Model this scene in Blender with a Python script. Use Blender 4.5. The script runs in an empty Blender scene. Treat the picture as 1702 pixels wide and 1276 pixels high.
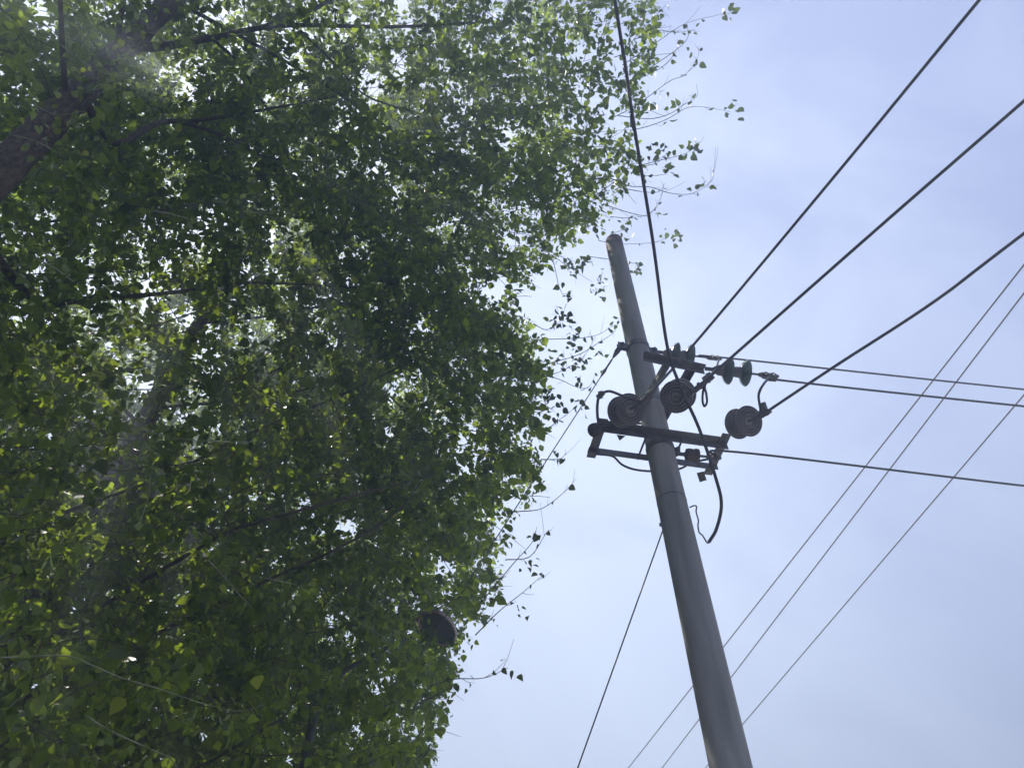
import bpy, math, random
import numpy as np
from mathutils import Vector, Matrix

random.seed(7)
rng = np.random.default_rng(11)
R = math.radians
scene = bpy.context.scene
COL = scene.collection

# ------------------------------------------------------------------ camera
F, CX, CY = 1280.0, 851.0, 638.0            # focal length and centre, in pixels of the photograph
PITCH = R(52.085)
EYE = np.array([0.0, 0.0, 1.6])
SP, CP = math.sin(PITCH), math.cos(PITCH)
cam = bpy.data.cameras.new('camera')
cam_ob = bpy.data.objects.new('camera', cam)
COL.objects.link(cam_ob)
cam.sensor_fit = 'HORIZONTAL'; cam.sensor_width = 36.0; cam.lens = 36.0 * F / 1702.0
cam.clip_start = 0.05; cam.clip_end = 3000
cam_ob.location = EYE
cam_ob.rotation_euler = (R(90) + PITCH, 0, 0)
scene.camera = cam_ob

# ------------------------------------------------------------------ sun, sky, exposure
SUN_EL, SUN_AZ = R(64), R(-48)                # azimuth from straight ahead, positive to the right
sun = bpy.data.lights.new('sun', 'SUN'); sun.energy = 5.0; sun.angle = R(0.53); sun.color = (1, 0.95, 0.86)
sun_ob = bpy.data.objects.new('sun', sun); COL.objects.link(sun_ob)
sd3 = sd = Vector((math.sin(SUN_AZ) * math.cos(SUN_EL), math.cos(SUN_AZ) * math.cos(SUN_EL), math.sin(SUN_EL)))
sun_ob.rotation_euler = sd.to_track_quat('Z', 'Y').to_euler()

w = bpy.data.worlds.new('World'); scene.world = w; w.use_nodes = True
nt = w.node_tree; nt.nodes.clear()
N = nt.nodes.new; L = nt.links.new
out = N('ShaderNodeOutputWorld'); bg = N('ShaderNodeBackground')
sky = N('ShaderNodeTexSky'); sky.sky_type = 'NISHITA'; sky.sun_disc = False
sky.sun_elevation = SUN_EL; sky.sun_rotation = SUN_AZ; sky.dust_density = 2.0; sky.air_density = 1.0
tc = N('ShaderNodeTexCoord'); mp = N('ShaderNodeMapping'); mp.inputs['Scale'].default_value = (1.4, 2.2, 1.2)
mp.inputs['Rotation'].default_value = (0.3, 0.5, 0.9)
nz = N('ShaderNodeTexNoise'); nz.inputs['Scale'].default_value = 2.6; nz.inputs['Detail'].default_value = 7
nz.inputs['Roughness'].default_value = 0.52; nz.inputs['Distortion'].default_value = 0.5
# thin bright cloud towards the low sky beyond the trees, bluer towards the upper right
dt = N('ShaderNodeVectorMath'); dt.operation = 'DOT_PRODUCT'; dt.inputs[1].default_value = (-0.18, 0.86, 0.47)
gr = N('ShaderNodeMapRange'); gr.inputs['From Min'].default_value = 0.52; gr.inputs['From Max'].default_value = 0.93
rp = N('ShaderNodeMapRange'); rp.inputs['From Min'].default_value = 0.30; rp.inputs['From Max'].default_value = 0.72
rp.inputs['To Min'].default_value = -0.42; rp.inputs['To Max'].default_value = 0.42
sm_ = N('ShaderNodeMath'); sm_.operation = 'ADD'; sm_.use_clamp = True
cl = N('ShaderNodeMix'); cl.data_type = 'RGBA'
cl.inputs['A'].default_value = (2.45, 3.0, 5.4, 1); cl.inputs['B'].default_value = (5.2, 6.0, 8.0, 1)
mx = N('ShaderNodeMix'); mx.data_type = 'RGBA'; mx.inputs['Factor'].default_value = 0.85
L(tc.outputs['Generated'], mp.inputs['Vector']); L(mp.outputs['Vector'], nz.inputs['Vector'])
L(tc.outputs['Generated'], dt.inputs[0]); L(dt.outputs['Value'], gr.inputs['Value'])
L(nz.outputs['Fac'], rp.inputs['Value']); L(rp.outputs['Result'], sm_.inputs[0]); L(gr.outputs['Result'], sm_.inputs[1])
L(sm_.outputs['Value'], cl.inputs['Factor']); L(cl.outputs['Result'], mx.inputs['B'])
L(sky.outputs['Color'], mx.inputs['A']); L(mx.outputs['Result'], bg.inputs['Color'])
bg.inputs['Strength'].default_value = 0.102
L(bg.outputs['Background'], out.inputs['Surface'])
scene.view_settings.view_transform = 'Standard'; scene.view_settings.look = 'None'
scene.view_settings.exposure = 0.70; scene.view_settings.gamma = 1.0
scene.cycles.max_bounces = 10; scene.cycles.transmission_bounces = 8; scene.cycles.diffuse_bounces = 4
scene.cycles.use_denoising = True

# ------------------------------------------------------------------ helpers
def ray(px, py):
    x, y = px - CX, CY - py
    return np.array([x, F * CP - y * SP, F * SP + y * CP])
def at(px, py, rg):
    d = ray(px, py); return EYE + d * (rg / np.linalg.norm(d))
def atz(px, py, z):
    d = ray(px, py); return EYE + d * ((z - EYE[2]) / d[2])
def proj(P):
    P = np.atleast_2d(P) - EYE
    z = P[:, 1] * CP + P[:, 2] * SP; y = P[:, 2] * CP - P[:, 1] * SP
    zz = np.where(z > 0.05, z, 0.05)
    return CX + F * P[:, 0] / zz, CY - F * y / zz, z

class MB:
    """collects shapes and links them as one mesh object"""
    def __init__(self): self.v = []; self.f = []
    def add(self, vs, fs):
        o = len(self.v); self.v += [tuple(map(float, p)) for p in vs]; self.f += [tuple(i + o for i in f) for f in fs]
        return self
    def tube(self, pts, rad, sides=8, cap=True, squash=None):
        P = [Vector(p) for p in pts]; n = len(P)
        rad = [rad] * n if not hasattr(rad, '__len__') else rad
        vs = []; up = None
        for i in range(n):
            t = (P[min(i + 1, n - 1)] - P[max(i - 1, 0)]).normalized()
            if up is None:
                up = t.orthogonal().normalized()
            up = (up - t * up.dot(t)).normalized(); s = t.cross(up)
            for k in range(sides):
                a = 2 * math.pi * k / sides
                vs.append(P[i] + (up * math.cos(a) + s * math.sin(a)) * rad[i])
        fs = [(i * sides + k, i * sides + (k + 1) % sides, (i + 1) * sides + (k + 1) % sides, (i + 1) * sides + k)
              for i in range(n - 1) for k in range(sides)]
        if cap:
            fs += [tuple(reversed(range(sides))), tuple((n - 1) * sides + k for k in range(sides))]
        return self.add(vs, fs)
    def lathe(self, prof, origin, axis, sides=32):
        a = Vector(axis).normalized(); u = a.orthogonal().normalized(); w_ = a.cross(u); o = Vector(origin)
        vs = []
        for r, h in prof:
            for k in range(sides):
                t = 2 * math.pi * k / sides
                vs.append(o + a * h + (u * math.cos(t) + w_ * math.sin(t)) * max(r, 1e-4))
        n = len(prof)
        fs = [(i * sides + k, i * sides + (k + 1) % sides, (i + 1) * sides + (k + 1) % sides, (i + 1) * sides + k)
              for i in range(n - 1) for k in range(sides)]
        return self.add(vs, fs)
    def box(self, c, sx, sy, sz, ax=(1, 0, 0), up=(0, 0, 1)):
        x = Vector(ax).normalized(); z = Vector(up); z = (z - x * z.dot(x)).normalized(); y = z.cross(x); c = Vector(c)
        vs = [c + x * (sx / 2 * i) + y * (sy / 2 * j) + z * (sz / 2 * k) for i in (-1, 1) for j in (-1, 1) for k in (-1, 1)]
        return self.add(vs, [(0, 1, 3, 2), (4, 6, 7, 5), (0, 4, 5, 1), (2, 3, 7, 6), (0, 2, 6, 4), (1, 5, 7, 3)])
    def bar(self, p, q, wd, ht, up=(0, 0, 1)):
        p, q = Vector(p), Vector(q); return self.box((p + q) / 2, (q - p).length, wd, ht, q - p, up)
    def angle(self, p, q, leg, th, side=1, drop=1, up=(0, 0, 1)):
        """an L section from p to q: a flat flange and a vertical one on its `side` edge"""
        p, q = Vector(p), Vector(q); x = (q - p).normalized(); z = Vector(up); z = (z - x * z.dot(x)).normalized(); y = z.cross(x)
        prof = [(0, 0), (-side * leg, 0), (-side * leg, -drop * th), (-side * th, -drop * th), (-side * th, -drop * leg), (0, -drop * leg)]
        vs = [e + y * a + z * b for e in (p, q) for a, b in prof]
        fs = [(i, (i + 1) % 6, 6 + (i + 1) % 6, 6 + i) for i in range(6)]
        fs += [(0, 1, 2, 3), (0, 3, 4, 5), (9, 8, 7, 6), (11, 10, 9, 6)]
        return self.add(vs, fs)
    def build(self, name, mat, parent=None, smooth=False, bevel=0):
        me = bpy.data.meshes.new(name); me.from_pydata(self.v, [], self.f); me.materials.append(mat)
        import bmesh
        bm = bmesh.new(); bm.from_mesh(me); bmesh.ops.recalc_face_normals(bm, faces=bm.faces); bm.to_mesh(me); bm.free()
        if smooth:
            me.shade_smooth()
        o = bpy.data.objects.new(name, me); COL.objects.link(o)
        if parent is not None:
            o.parent = parent; o.matrix_parent_inverse = parent_inv(parent)
        if bevel:
            m = o.modifiers.new('bevel', 'BEVEL'); m.width = bevel; m.segments = 2; m.limit_method = 'ANGLE'
        if smooth == 'auto':
            me.set_sharp_from_angle(angle=R(38))
        return o
def world_of(o):
    m = Matrix.Translation(o.location) @ o.rotation_euler.to_matrix().to_4x4()
    return (world_of(o.parent) @ o.matrix_parent_inverse @ m) if o.parent else m
def parent_inv(p): return world_of(p).inverted()
def tag(o, label=None, cat=None, group=None, kind=None):
    for k, v in (('label', label), ('category', cat), ('group', group), ('kind', kind)):
        if v: o[k] = v
    return o
def empty(name, loc, label, cat, group=None):
    o = bpy.data.objects.new(name, None); o.empty_display_size = 0.2; COL.objects.link(o); o.location = tuple(loc)
    return tag(o, label, cat, group)
def spline(pts, n=8):
    """Catmull-Rom through pts"""
    P = [np.array(p, float) for p in pts]
    if len(P) < 3:
        return [P[0] + (P[-1] - P[0]) * t for t in np.linspace(0, 1, n + 1)]
    Q = [2 * P[0] - P[1]] + P + [2 * P[-1] - P[-2]]; res = []
    for i in range(1, len(Q) - 2):
        a, b, c, d = Q[i - 1:i + 3]
        for k in range(n):
            t = k / n
            res.append(0.5 * (2 * b + (c - a) * t + (2 * a - 5 * b + 4 * c - d) * t * t + (3 * b - a - 3 * c + d) * t ** 3))
    res.append(P[-1]); return res

# ------------------------------------------------------------------ materials
def mat(name, color, rough=0.6, metal=0.0, var=0.0, scale=8.0, color2=None, bump=0.0, stretch=(1, 1, 1), detail=6, coat=0.0):
    m = bpy.data.materials.new(name); m.use_nodes = True; t = m.node_tree; b = t.nodes['Principled BSDF']
    b.inputs['Roughness'].default_value = rough; b.inputs['Metallic'].default_value = metal
    b.inputs['Base Color'].default_value = (*color, 1)
    if coat: b.inputs['Coat Weight'].default_value = coat
    if color2 or var or bump:
        c = t.nodes.new('ShaderNodeTexCoord'); mp_ = t.nodes.new('ShaderNodeMapping'); mp_.inputs['Scale'].default_value = stretch
        n = t.nodes.new('ShaderNodeTexNoise'); n.inputs['Scale'].default_value = scale; n.inputs['Detail'].default_value = detail
        n.inputs['Roughness'].default_value = 0.6
        t.links.new(c.outputs['Object'], mp_.inputs['Vector']); t.links.new(mp_.outputs['Vector'], n.inputs['Vector'])
        r = t.nodes.new('ShaderNodeValToRGB'); r.color_ramp.elements[0].position = 0.34; r.color_ramp.elements[1].position = 0.68
        r.color_ramp.elements[0].color = (*color, 1); r.color_ramp.elements[1].color = (*(color2 or [min(1, x * (1 + var)) for x in color]), 1)
        t.links.new(n.outputs['Fac'], r.inputs['Fac']); t.links.new(r.outputs['Color'], b.inputs['Base Color'])
        if bump:
            bp = t.nodes.new('ShaderNodeBump'); bp.inputs['Strength'].default_value = bump; bp.inputs['Distance'].default_value = 0.02
            t.links.new(n.outputs['Fac'], bp.inputs['Height']); t.links.new(bp.outputs['Normal'], b.inputs['Normal'])
    return m
def leaf_mat(name, top, under, trans, yellow):
    m = bpy.data.materials.new(name); m.use_nodes = True; t = m.node_tree; t.nodes.clear(); n = t.nodes.new; l = t.links.new
    o = n('ShaderNodeOutputMaterial'); g = n('ShaderNodeNewGeometry')
    var = n('ShaderNodeMapRange'); var.inputs['To Min'].default_value = 0.62; var.inputs['To Max'].default_value = 1.35
    l(g.outputs['Random Per Island'], var.inputs['Value'])
    side = n('ShaderNodeMix'); side.data_type = 'RGBA'; side.inputs['A'].default_value = (*top, 1); side.inputs['B'].default_value = (*under, 1)
    l(g.outputs['Backfacing'], side.inputs['Factor'])
    yl = n('ShaderNodeMapRange'); yl.inputs['From Min'].default_value = 0.965; yl.inputs['From Max'].default_value = 0.985
    l(g.outputs['Random Per Island'], yl.inputs['Value'])
    ym = n('ShaderNodeMix'); ym.data_type = 'RGBA'; ym.inputs['B'].default_value = (*yellow, 1)
    l(yl.outputs['Result'], ym.inputs['Factor']); l(side.outputs['Result'], ym.inputs['A'])
    mul = n('ShaderNodeVectorMath'); mul.operation = 'SCALE'; l(ym.outputs['Result'], mul.inputs[0]); l(var.outputs['Result'], mul.inputs['Scale'])
    b = n('ShaderNodeBsdfPrincipled'); b.inputs['Roughness'].default_value = 0.52; b.inputs['Specular IOR Level'].default_value = 0.32
    l(mul.outputs['Vector'], b.inputs['Base Color'])
    tr = n('ShaderNodeBsdfTranslucent'); tm = n('ShaderNodeVectorMath'); tm.operation = 'SCALE'
    tm.inputs[0].default_value = trans; l(var.outputs['Result'], tm.inputs['Scale']); l(tm.outputs['Vector'], tr.inputs['Color'])
    ad = n('ShaderNodeAddShader'); l(b.outputs['BSDF'], ad.inputs[0]); l(tr.outputs['BSDF'], ad.inputs[1]); l(ad.outputs['Shader'], o.inputs['Surface'])
    return m
M_LEAF = leaf_mat('poplar_leaf', (0.020, 0.037, 0.007), (0.032, 0.048, 0.016), (0.20, 0.265, 0.016), (0.18, 0.18, 0.02))
M_LEAF_SHADED = leaf_mat('shaded_poplar_leaf', (0.034, 0.050, 0.016), (0.06, 0.075, 0.038), (0.055, 0.078, 0.012), (0.14, 0.15, 0.03))  # same leaf for the edge shoots, shade put in by letting less light through
M_LEAF_YOUNG = leaf_mat('young_poplar_leaf', (0.05, 0.075, 0.025), (0.10, 0.12, 0.07), (0.14, 0.17, 0.015), (0.22, 0.22, 0.04))
M_BARK = mat('poplar_bark', (0.05, 0.04, 0.026), 0.9, color2=(0.21, 0.17, 0.11), scale=42, bump=1.0, stretch=(1, 1, 0.4), detail=12)
M_LIMB = mat('branch_bark', (0.055, 0.050, 0.035), 0.85, color2=(0.14, 0.12, 0.08), scale=14, bump=0.5)
M_TWIG = mat('twig_bark', (0.075, 0.065, 0.05), 0.75, color2=(0.16, 0.14, 0.09), scale=9)
M_STEM = mat('young_stem', (0.22, 0.24, 0.12), 0.6, color2=(0.34, 0.33, 0.2), scale=9)

# ------------------------------------------------------------------ ground
g = MB(); S = 150
g.add([(-S, -S, 0), (S, -S, 0), (S, S, 0), (-S, S, 0)], [(0, 1, 2, 3)])
tag(g.build('ground', mat('grassy_earth', (0.045, 0.05, 0.022), 0.95, color2=(0.10, 0.085, 0.055), scale=0.8)), kind='structure')
q_ = lambda s_, n_, z_: (-2.87 - 0.259 * s_ + 0.966 * n_, 1.62 + 0.966 * s_ + 0.259 * n_, z_)
rd = MB().add([q_(-140, 3.6, .004), q_(-140, 12.3, .004), q_(140, 12.3, .004), q_(140, 3.6, .004)], [(0, 1, 2, 3)])
tag(rd.build('road', mat('pale_concrete_road', (0.36, 0.345, 0.32), 0.9, color2=(0.46, 0.44, 0.40), scale=1.5)), kind='structure')

# ------------------------------------------------------------------ utility pole
def concrete():
    m = bpy.data.materials.new('weathered_concrete'); m.use_nodes = True; t = m.node_tree; b = t.nodes['Principled BSDF']; n = t.nodes.new; l = t.links.new
    b.inputs['Roughness'].default_value = 0.9
    c = n('ShaderNodeTexCoord'); mp_ = n('ShaderNodeMapping'); mp_.inputs['Scale'].default_value = (9, 9, 1.0); l(c.outputs['Object'], mp_.inputs['Vector'])
    a = n('ShaderNodeTexNoise'); a.inputs['Scale'].default_value = 1.2; a.inputs['Detail'].default_value = 8; l(mp_.outputs['Vector'], a.inputs['Vector'])
    r = n('ShaderNodeValToRGB'); r.color_ramp.elements[0].position = 0.3; r.color_ramp.elements[1].position = 0.75
    r.color_ramp.elements[0].color = (0.29, 0.28, 0.265, 1); r.color_ramp.elements[1].color = (0.53, 0.515, 0.48, 1)
    l(a.outputs['Fac'], r.inputs['Fac'])
    # rusty stain round the open top end
    s = n('ShaderNodeSeparateXYZ'); l(c.outputs['Object'], s.inputs['Vector'])
    a2 = n('ShaderNodeTexNoise'); a2.inputs['Scale'].default_value = 5; a2.inputs['Detail'].default_value = 5; l(c.outputs['Object'], a2.inputs['Vector'])
    ad = n('ShaderNodeMath'); ad.operation = 'MULTIPLY_ADD'; ad.inputs[1].default_value = 0.7; l(a2.outputs['Fac'], ad.inputs[0]); l(s.outputs['Z'], ad.inputs[2])
    mr = n('ShaderNodeMapRange'); mr.inputs['From Min'].default_value = 9.85; mr.inputs['From Max'].default_value = 10.15
    l(ad.outputs['Value'], mr.inputs['Value'])
    mx_ = n('ShaderNodeMix'); mx_.data_type = 'RGBA'; mx_.inputs['B'].default_value = (0.16, 0.105, 0.085, 1)
    l(mr.outputs['Result'], mx_.inputs['Factor']); l(r.outputs['Color'], mx_.inputs['A'])
    # fine pits and pale lime spots
    v = n('ShaderNodeTexNoise'); v.inputs['Scale'].default_value = 60; v.inputs['Detail'].default_value = 4; l(c.outputs['Object'], v.inputs['Vector'])
    sp = n('ShaderNodeTexNoise'); sp.inputs['Scale'].default_value = 7; sp.inputs['Detail'].default_value = 3; l(c.outputs['Object'], sp.inputs['Vector'])
    sr = n('ShaderNodeMapRange'); sr.inputs['From Min'].default_value = 0.68; sr.inputs['From Max'].default_value = 0.76; sr.inputs['To Max'].default_value = 0.6
    l(sp.outputs['Fac'], sr.inputs['Value'])
    m2 = n('ShaderNodeMix'); m2.data_type = 'RGBA'; m2.inputs['B'].default_value = (0.60, 0.58, 0.56, 1)
    l(sr.outputs['Result'], m2.inputs['Factor']); l(mx_.outputs['Result'], m2.inputs['A']); l(m2.outputs['Result'], b.inputs['Base Color'])
    bp = n('ShaderNodeBump'); bp.inputs['Strength'].default_value = 0.35; bp.inputs['Distance'].default_value = 0.004
    l(v.outputs['Fac'], bp.inputs['Height']); l(bp.outputs['Normal'], b.inputs['Normal'])
    return m
M_CONC = concrete()
M_STEEL = mat('old_galvanised_steel', (0.15, 0.15, 0.155), 0.6, 0.2, color2=(0.26, 0.25, 0.245), scale=18, bump=0.1)
M_RUST = mat('rusty_steel', (0.10, 0.085, 0.08), 0.75, color2=(0.19, 0.15, 0.13), scale=22, bump=0.15)
M_WIRE = mat('cable_sheath', (0.085, 0.087, 0.092), 0.65, color2=(0.13, 0.13, 0.135), scale=6)
M_STRAND = mat('bare_steel_strand', (0.12, 0.12, 0.125), 0.5, 0.4, color2=(0.18, 0.17, 0.165), scale=10)
M_PORC = mat('grey_brown_porcelain', (0.32, 0.31, 0.305), 0.4, color2=(0.42, 0.40, 0.395), scale=9, coat=0.15)
M_GLASS = mat('green_glass', (0.17, 0.225, 0.195), 0.12)
M_GLASS.node_tree.nodes['Principled BSDF'].inputs['Transmission Weight'].default_value = 0.35

PX, PY, PTOP = 1.222, 4.331, 9.96
def pole_r(z): return 0.1005 + (PTOP - z) * 0.0029
pole = empty('utility_pole', (PX, PY, 0), 'round tapering grey concrete utility pole with steel crossarms and cables', 'utility pole')
b = MB()
zs = [0, 2, 4, 5, 6, 7, 8, 9, PTOP - 0.02]
prof = [(pole_r(z), z) for z in zs] + [(pole_r(PTOP) - 0.008, PTOP), (0.06, PTOP), (0.055, PTOP - 0.15), (0.0, PTOP - 0.15)]
b.lathe(prof, (PX, PY, 0), (0, 0, 1), 48)
b.build('shaft', M_CONC, pole, smooth='auto')

def band(z, h, th, name='pole_band', ears=(), m=M_STEEL):
    r = pole_r(z); mb = MB()
    mb.lathe([(r + 0.001, -h / 2), (r + th, -h / 2), (r + th, h / 2), (r + 0.001, h / 2)], (PX, PY, z), (0, 0, 1), 48)
    o = mb.build(name, m, pole, smooth='auto')
    for ang, ln in ears:
        e = MB(); d = Vector((math.cos(ang), math.sin(ang), 0)); sdv = Vector((-d.y, d.x, 0)); c0 = Vector((PX, PY, z))
        for s in (-1, 1):
            e.bar(c0 + d * (r - 0.01) + sdv * 0.016 * s, c0 + d * (r + ln) + sdv * 0.016 * s, 0.008, h * 1.15)
        e.build('ear_plate', m, o)
        bt = MB(); p = c0 + d * (r + ln * 0.6); bt.tube([p - sdv * 0.05, p + sdv * 0.05], 0.010, 6)
        bt.tube([p - sdv * 0.042, p - sdv * 0.028], 0.019, 6); bt.tube([p + sdv * 0.028, p + sdv * 0.042], 0.019, 6)
        bt.build('bolt', m, o)
    return o
dF = Vector((0.991, 0.132, 0)).normalized()
band(7.70, 0.07, 0.008, ears=((math.atan2(dF.y, dF.x), 0.085), (math.pi + 0.25, 0.10)))
band(6.86, 0.05, 0.007, ears=())
band(6.27, 0.05, 0.007, ears=((math.atan2(dF.y, dF.x) - 0.05, 0.05),))
band(5.69, 0.006, 0.0025, 'tie_wire', m=M_STRAND)
band(5.55, 0.004, 0.0008, 'tie_wire', ears=((math.radians(118), 0.02),), m=M_CONC)

# lower crossarm: two angle irons clamped on both sides of the pole, joined by end straps
dA = Vector((0.9836, 0.180, 0)).normalized(); nA = Vector((dA.y, -dA.x, 0)); C0 = Vector((PX, PY, 0)); ZL = 6.33
def low(al, off, z=ZL): return C0 + dA * al + nA * off + Vector((0, 0, z))
rl = pole_r(ZL) + 0.006
near = MB().angle(low(-0.57, rl), low(0.545, rl), 0.07, 0.007, 1).build('crossarm_bar', M_STEEL, pole, bevel=0.0015)
far = MB().angle(low(-0.57, -rl), low(0.545, -rl), 0.063, 0.007, -1).build('crossarm_bar', M_STEEL, pole, bevel=0.0015)
for al, a0, a1 in ((-0.53, 0.21, -0.22), (0.50, 0.235, -0.235)):
    MB().bar(low(al, a0, ZL - 0.014), low(al, a1, ZL - 0.014), 0.075, 0.010).build('end_strap', M_STEEL, pole, bevel=0.001)
for al in (-0.15, 0.15):
    t = MB(); t.tube([low(al, rl + 0.03, ZL - 0.04), low(al, -rl - 0.03, ZL - 0.04)], 0.009, 8)
    for s in (1, -1):
        t.tube([low(al, s * (rl + 0.007), ZL - 0.04), low(al, s * (rl + 0.022), ZL - 0.04)], 0.017, 6)
    t.build('through_bolt', M_STEEL, pole)
for al, off in ((-0.53, 0.15), (-0.53, -0.14), (0.50, 0.155), (0.50, -0.145)):
    t = MB(); t.tube([low(al, off, ZL - 0.045), low(al, off, ZL + 0.03)], 0.008, 8); t.tube([low(al, off, ZL - 0.034), low(al, off, ZL - 0.020)], 0.016, 6)
    t.build('bolt', M_STEEL, pole)
# a torn tongue of tin hanging from the near bar, and a hanging lug plate on the far bar
MB().add([low(-0.40, rl - .01, ZL - .07), low(-0.33, rl - .01, ZL - .07), low(-0.385, rl - .01, ZL - .135),
          low(-0.40, rl - .005, ZL - .07), low(-0.33, rl - .005, ZL - .07), low(-0.385, rl - .005, ZL - .135)],
         [(0, 1, 2), (5, 4, 3), (0, 3, 4, 1), (1, 4, 5, 2), (2, 5, 3, 0)]).build('tin_tag', M_RUST, pole)
MB().bar(low(0.40, -0.17, ZL - .072), low(0.45, -0.25, ZL - .085), 0.06, 0.008).build('lug_plate', M_RUST, pole)

# upper side arm: two angle irons clasping the pole and running towards the viewer, tied by a channel
ZU = 6.80
def up(x, y, z=ZU): return Vector((x, y, z))
MB().angle(up(1.090 + .185, 3.80), up(1.030, 4.52), 0.07, 0.007, 1).build('side_arm_bar', M_STEEL, pole, bevel=0.0015)
MB().angle(up(1.53, 3.88), up(1.335, 4.50), 0.063, 0.007, -1).build('side_arm_bar', M_STEEL, pole, bevel=0.0015)
t = MB(); p0, p1 = up(1.085, 3.765, ZU + .006), up(1.615, 3.905, ZU + .006)
t.angle(p0, p1, 0.062, 0.008, 1)
t.build('tie_channel', M_STEEL, pole, bevel=0.0015)
dT = (p1 - p0).normalized(); nT = Vector((-dT.y, dT.x, 0))
for q in (0.12, 0.36, 0.55, 0.9):
    c = p0 + dT * (q * (p1 - p0).length) - nT * 0.032
    MB().tube([c + Vector((0, 0, -0.02)), c + Vector((0, 0, 0.028))], 0.011, 6).build('bolt', M_STEEL, pole)
MB().tube([up(1.05, 4.47, ZU - .03), up(1.36, 4.47, ZU - .03)], 0.009, 8).build('through_bolt', M_STEEL, pole)

# ------------------------------------------------------------------ insulators
RIB = [(0.045, -0.030), (0.075, -0.026), (0.105, -0.012), (0.122, 0.004), (0.127, 0.014), (0.1245, 0.021), (0.118, 0.010), (0.112, 0.004), (0.108, 0.020),
       (0.103, 0.024), (0.098, 0.006), (0.090, 0.000), (0.086, 0.022), (0.081, 0.027), (0.076, 0.004), (0.067, -0.004), (0.063, 0.022), (0.058, 0.026),
       (0.052, 0.002), (0.042, -0.004), (0.034, 0.010), (0.020, 0.012), (0.0, 0.012)]
SHED = [(0.042, -0.045), (0.070, -0.034), (0.100, -0.016), (0.113, 0.002), (0.116, 0.010), (0.112, 0.014), (0.100, 0.004), (0.085, -0.006),
        (0.07, 0.004), (0.055, -0.008), (0.03, 0.0), (0.0, 0.0)]
def string(name, label, start, discs, axis, clamp_to, shed, capm, prof, cap=(0.040, 0.085), group=None, clamp_end=None, pin=0.06):
    """cap-and-pin discs: start (on the steel), disc centres, unit axis towards the line, where the clamp sits"""
    root = empty(name, start, label, 'insulator', group)
    ax = Vector(axis).normalized()
    c = MB(); first = Vector(discs[0]) - ax * (0.03 + cap[1]); st = Vector(start)
    c.tube([st, first], 0.010, 8); mid = (st + first) / 2
    sv = ax.orthogonal().normalized()
    c.box(mid, (first - st).length * 0.7 + 0.02, 0.030, 0.022, first - st if (first - st).length > 0.005 else ax, sv)
    c.build('link', M_STEEL, root)
    for d in discs:
        d = Vector(d)
        o = MB().lathe(prof, d, ax, 40).build('disc', shed, root, smooth='auto')
        r_, h_ = cap
        MB().lathe([(0.0, -0.03 - h_), (r_ * 0.45, -0.03 - h_), (r_ * 0.62, -0.03 - h_ * 0.85), (r_ * 0.95, -0.03 - h_ * 0.55), (r_, -0.028 - h_ * 0.15), (r_ * 1.12, -0.026), (r_ * .9, -0.02)],
                   d, ax, 24).build('cap', capm, o, smooth='auto')
        MB().tube([d, d + ax * pin], 0.011, 8).build('pin', M_STEEL, o)
    k = MB(); last = Vector(discs[-1]) + ax * pin; q = Vector(clamp_to); e = Vector(clamp_end) if clamp_end is not None else q + (q - last).normalized() * 0.1
    k.tube([last - ax * .01, last + (q - last) * 0.5, q], 0.010, 8)
    k.tube([q - (e - q) * 0.25, q, q + (e - q) * .8, e], [0.015, 0.024, 0.020, 0.014], 10)
    s2 = (e - q).normalized().orthogonal(); f2 = (e - q)
    for u_ in (0.1, 0.55):
        k.box(q + f2 * u_ - s2 * 0.012, 0.022, 0.045, 0.05, f2, s2)
        k.tube([q + f2 * u_ - s2 * 0.055, q + f2 * u_ + s2 * 0.03], 0.008, 6)
    k.build('clamp', M_STEEL, root, smooth='auto')
    return root
G1 = 'suspension insulator strings on the pole'
def strain(label, pr, pf, start, clamp, cend):
    Pr, Pf = Vector(pr), Vector(pf); ax = (Pf - Pr).normalized(); Pr = Pf - ax * 0.146
    return string('strain_insulator', label, start, [Pr, Pf], ax, clamp, M_PORC, M_RUST, RIB, (0.05, 0.075), G1, cend, 0.045)
clB, clB2 = at(1068, 667, 5.98), at(1088, 648, 5.96)
clC, clC2 = at(1150, 652, 5.90), at(1176, 632, 5.88)
clD, clD2 = at(1264, 691, 6.36), at(1282, 682, 6.36)
strain('ribbed porcelain discs overlapping the pole above the long end of the lower crossarm', at(1034, 684, 6.20), at(1046, 680, 6.09), at(1015, 697, 6.27), clB, clB2)
strain('porcelain discs under the side arm, with a teardrop wire loop beside them', at(1131, 655, 6.16), at(1124, 659, 6.02), at(1118, 676, 6.38), clC, clC2)
strain('pair of offset porcelain discs on the far right tip of the lower crossarm', at(1227, 704, 6.58), at(1243, 700, 6.48), at(1210, 705, 6.68), clD, clD2)
zF = 7.70
def onz(px, py, z): return Vector(atz(px, py, z))
sF = Vector((PX, PY, zF)) + dF * (pole_r(zF) + 0.055)
f1 = sF + dF * 0.215
string('glass_insulator', 'green glass disc pair tied to the top band of the pole', sF, [f1, f1 + dF * 0.146], dF, f1 + dF * 0.34, M_GLASS, M_STEEL, SHED, (0.045, 0.095), G1,
       f1 + dF * 0.46, 0.06)
sG = p1 - nT * 0.03 + Vector((0, 0, -0.02)); g1 = sG + dF * 0.200
string('glass_insulator', 'green glass disc pair on the side arm tip, curved jumper cable below its clamp', sG, [g1, g1 + dF * 0.150], dF, g1 + dF * 0.30, M_GLASS, M_STEEL, SHED, (0.048, 0.10), G1,
       g1 + dF * 0.44, 0.06)
sH = Vector((PX, PY, 6.25)) + dF * (pole_r(6.25) + 0.03); 
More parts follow.
